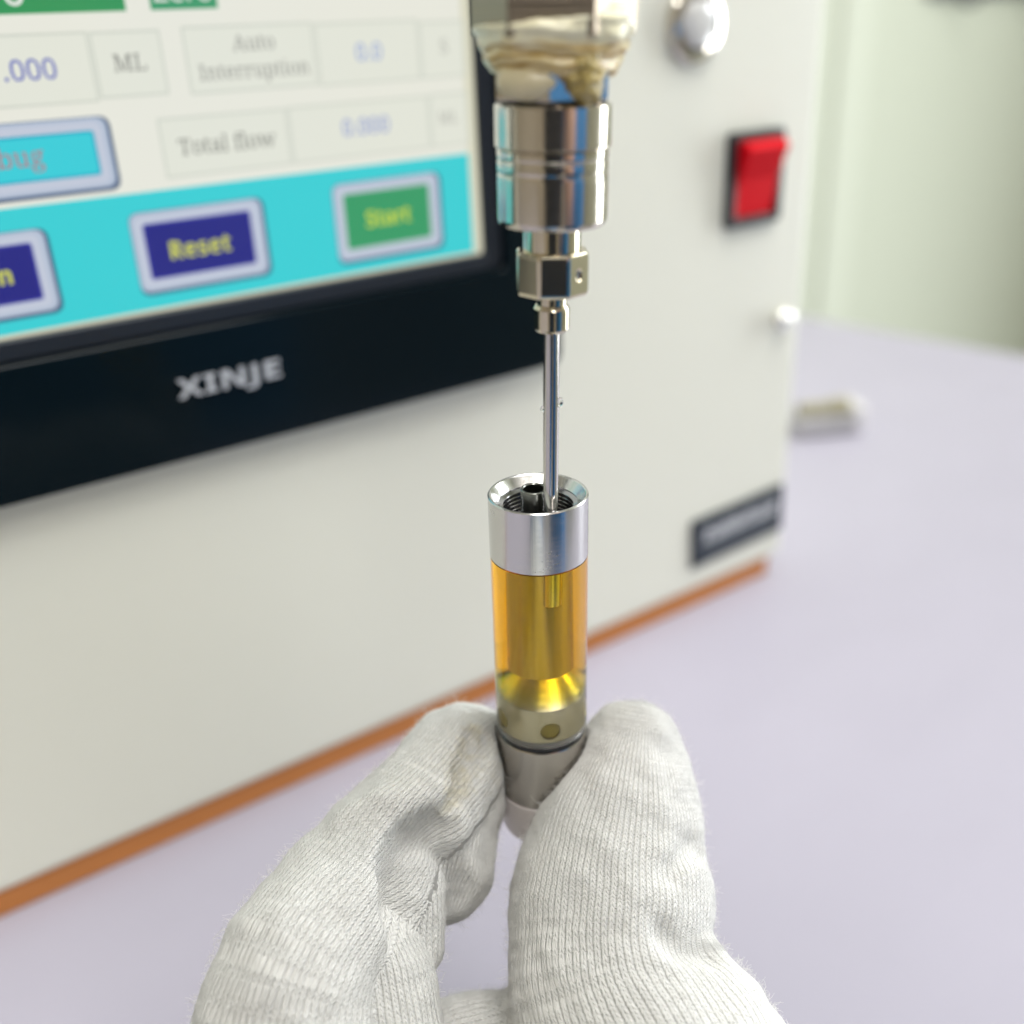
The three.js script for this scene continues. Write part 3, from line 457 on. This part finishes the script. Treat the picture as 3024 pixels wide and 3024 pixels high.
  // loose cotton fibres standing off the cloth
  const bent = (kx, kz) => { const pts = []; for (let i = 0; i <= 5; i++) { const t = i / 5; pts.push(new THREE.Vector3(kx * t * t + 0.1 * Math.sin(t * 6), t * (1 - 0.25 * t * Math.abs(kx)), kz * t * t)); } return new THREE.TubeGeometry(new THREE.CatmullRomCurve3(pts), 6, 0.013, 3, false); };
  const fibre = std({ color: rgb(0.86, 0.85, 0.82), roughness: 0.9 }), q = new THREE.Quaternion(), up = new THREE.Vector3(0, 1, 0), mat = new THREE.Matrix4();
  const seen = []; for (let t = 0; t < nt; t++) if (P[idx[t * 3] * 3 + 2] < -58 && P[idx[t * 3] * 3 + 1] > 20) seen.push(t);
  for (const [kx, kz] of [[0.5, 0.1], [1.1, -0.3], [-0.3, 0.9]]) {
    const n = 14000, im = new THREE.InstancedMesh(bent(kx, kz), fibre, n); im.name = 'fuzz'; im.userData.kind = 'stuff';
    for (let i = 0; i < n; i++) {
      const t = seen[Math.floor(rnd() * seen.length)], v = idx[t * 3] * 3, nn = new THREE.Vector3(N[v] + 1.7 * (rnd() - 0.5), N[v + 1] + 1.7 * (rnd() - 0.5), N[v + 2] + 1.7 * (rnd() - 0.5)).normalize();
      q.setFromUnitVectors(up, nn).multiply(new THREE.Quaternion().setFromAxisAngle(up, rnd() * 6.283));
      const l = (0.22 + 0.8 * rnd() ** 3 + (rnd() < 0.012 ? 0.9 * rnd() : 0)) * MM, w = 0.75 * MM;
      im.setMatrixAt(i, mat.compose(new THREE.Vector3(P[v] * MM, P[v + 1] * MM, P[v + 2] * MM), q, new THREE.Vector3(Math.max(l, 0.3 * MM), l, Math.max(l, 0.3 * MM))));
    }
    person.add(im);
  }
  
  // sleeve, jacket and head, out of the picture: the steel mirrors the blue jacket
  const torso = chain([[335, -440, 280, 145], [335, -150, 270, 155], [330, 120, 260, 160], [330, 240, 250, 110]], 3), armL = chain([[170, 215, 270, 60], [30, 75, 225, 48], [-20, 48, 110, 38], [-9, 34, 18, 27]], 3), armR = chain([[480, 215, 250, 60], [480, 60, 190, 50], [260, 95, 130, 40], [115, 110, 70, 32]], 3);
  const jacket = (x, y, z) => { let d = Math.hypot(x - 260, y + 50, z - 250) - 900; if (d > 0) return d; d = torso.dist(x, y, z); d = smin(d, armL.dist(x, y, z), 30); return smin(d, armR.dist(x, y, z), 30); };
  mesh('jacket', netGeometry(netted(jacket, [-160, -610, -30], [560, 400, 520], 13)), std({ color: rgb(0.012, 0.15, 0.4), roughness: 0.8 }), person);
  const head = chain([[325, 300, 245, 52], [320, 370, 230, 58], [318, 430, 220, 84], [318, 480, 226, 92]], 4), nose = chain([[308, 440, 135, 8], [306, 412, 122, 14]], 3), handR = chain([[100, 112, 60, 30], [70, 118, 38, 24], [58, 140, 26, 12], [50, 165, 24, 9]], 4);
  mesh('head', netGeometry(netted((x, y, z) => smin(head.dist(x, y, z), nose.dist(x, y, z), 12), [200, 220, 90], [430, 600, 340], 7)), std({ color: rgb(0.5, 0.3, 0.22), roughness: 0.6 }), person);
  mesh('hand', netGeometry(netted((x, y, z) => handR.dist(x, y, z), [20, 60, 0], [150, 200, 110], 4)), std({ color: rgb(0.5, 0.3, 0.22), roughness: 0.6 }), person);
}

{
  const ph = thing('smartphone', 'black smartphone held upright in front of the blue jacket', 'phone', new THREE.Vector3(0.0, 0.1095, 0.0172)); ph.rotation.x = -25.5 * DEG;
  mesh('body', box(74, 152, 8, 3.6, 0, 0, 6), phys({ color: rgb(0.012, 0.012, 0.014), roughness: 0.3 }), ph);
  mesh('screen', mm(new THREE.PlaneGeometry(68, 146).translate(0, 0, 10.2)), phys({ color: rgb(0.02, 0.02, 0.02), roughness: 0.1 }), ph);
}

// ---------------------------------------------------------------- small things on the table and the wall
{
  const t = thing('plastic_connector', 'translucent white plastic connector with an olive stub lying behind the machine', 'connector', new THREE.Vector3(0.112, 0, -0.337)); t.rotation.y = 8 * DEG;
  mesh('block', box(24, 7, 12, 2.2, -2, 3.5, 0), phys({ color: rgb(0.6, 0.59, 0.61), roughness: 0.3, transmission: 0.4, thickness: 0 }), t);
  mesh('stub', turned([[0, 0], [2.6, 0], [2.6, 12], [3.4, 12.4], [3.4, 17.5], [2.8, 18], [0, 18]], 48).rotateZ(-Math.PI / 2).translate(-0.012, 0.0092, 0.002), std({ color: rgb(0.3, 0.28, 0.19), roughness: 0.5 }), t);
  mesh('clip', box(4.5, 10, 12.6, 1.5, 9.6, 5, 0), phys({ color: rgb(0.66, 0.65, 0.67), roughness: 0.25 }), t);
}

scene.traverse((o) => { if (o.isMesh) o.castShadow = o.receiveShadow = true; });
renderer.render(scene, camera);
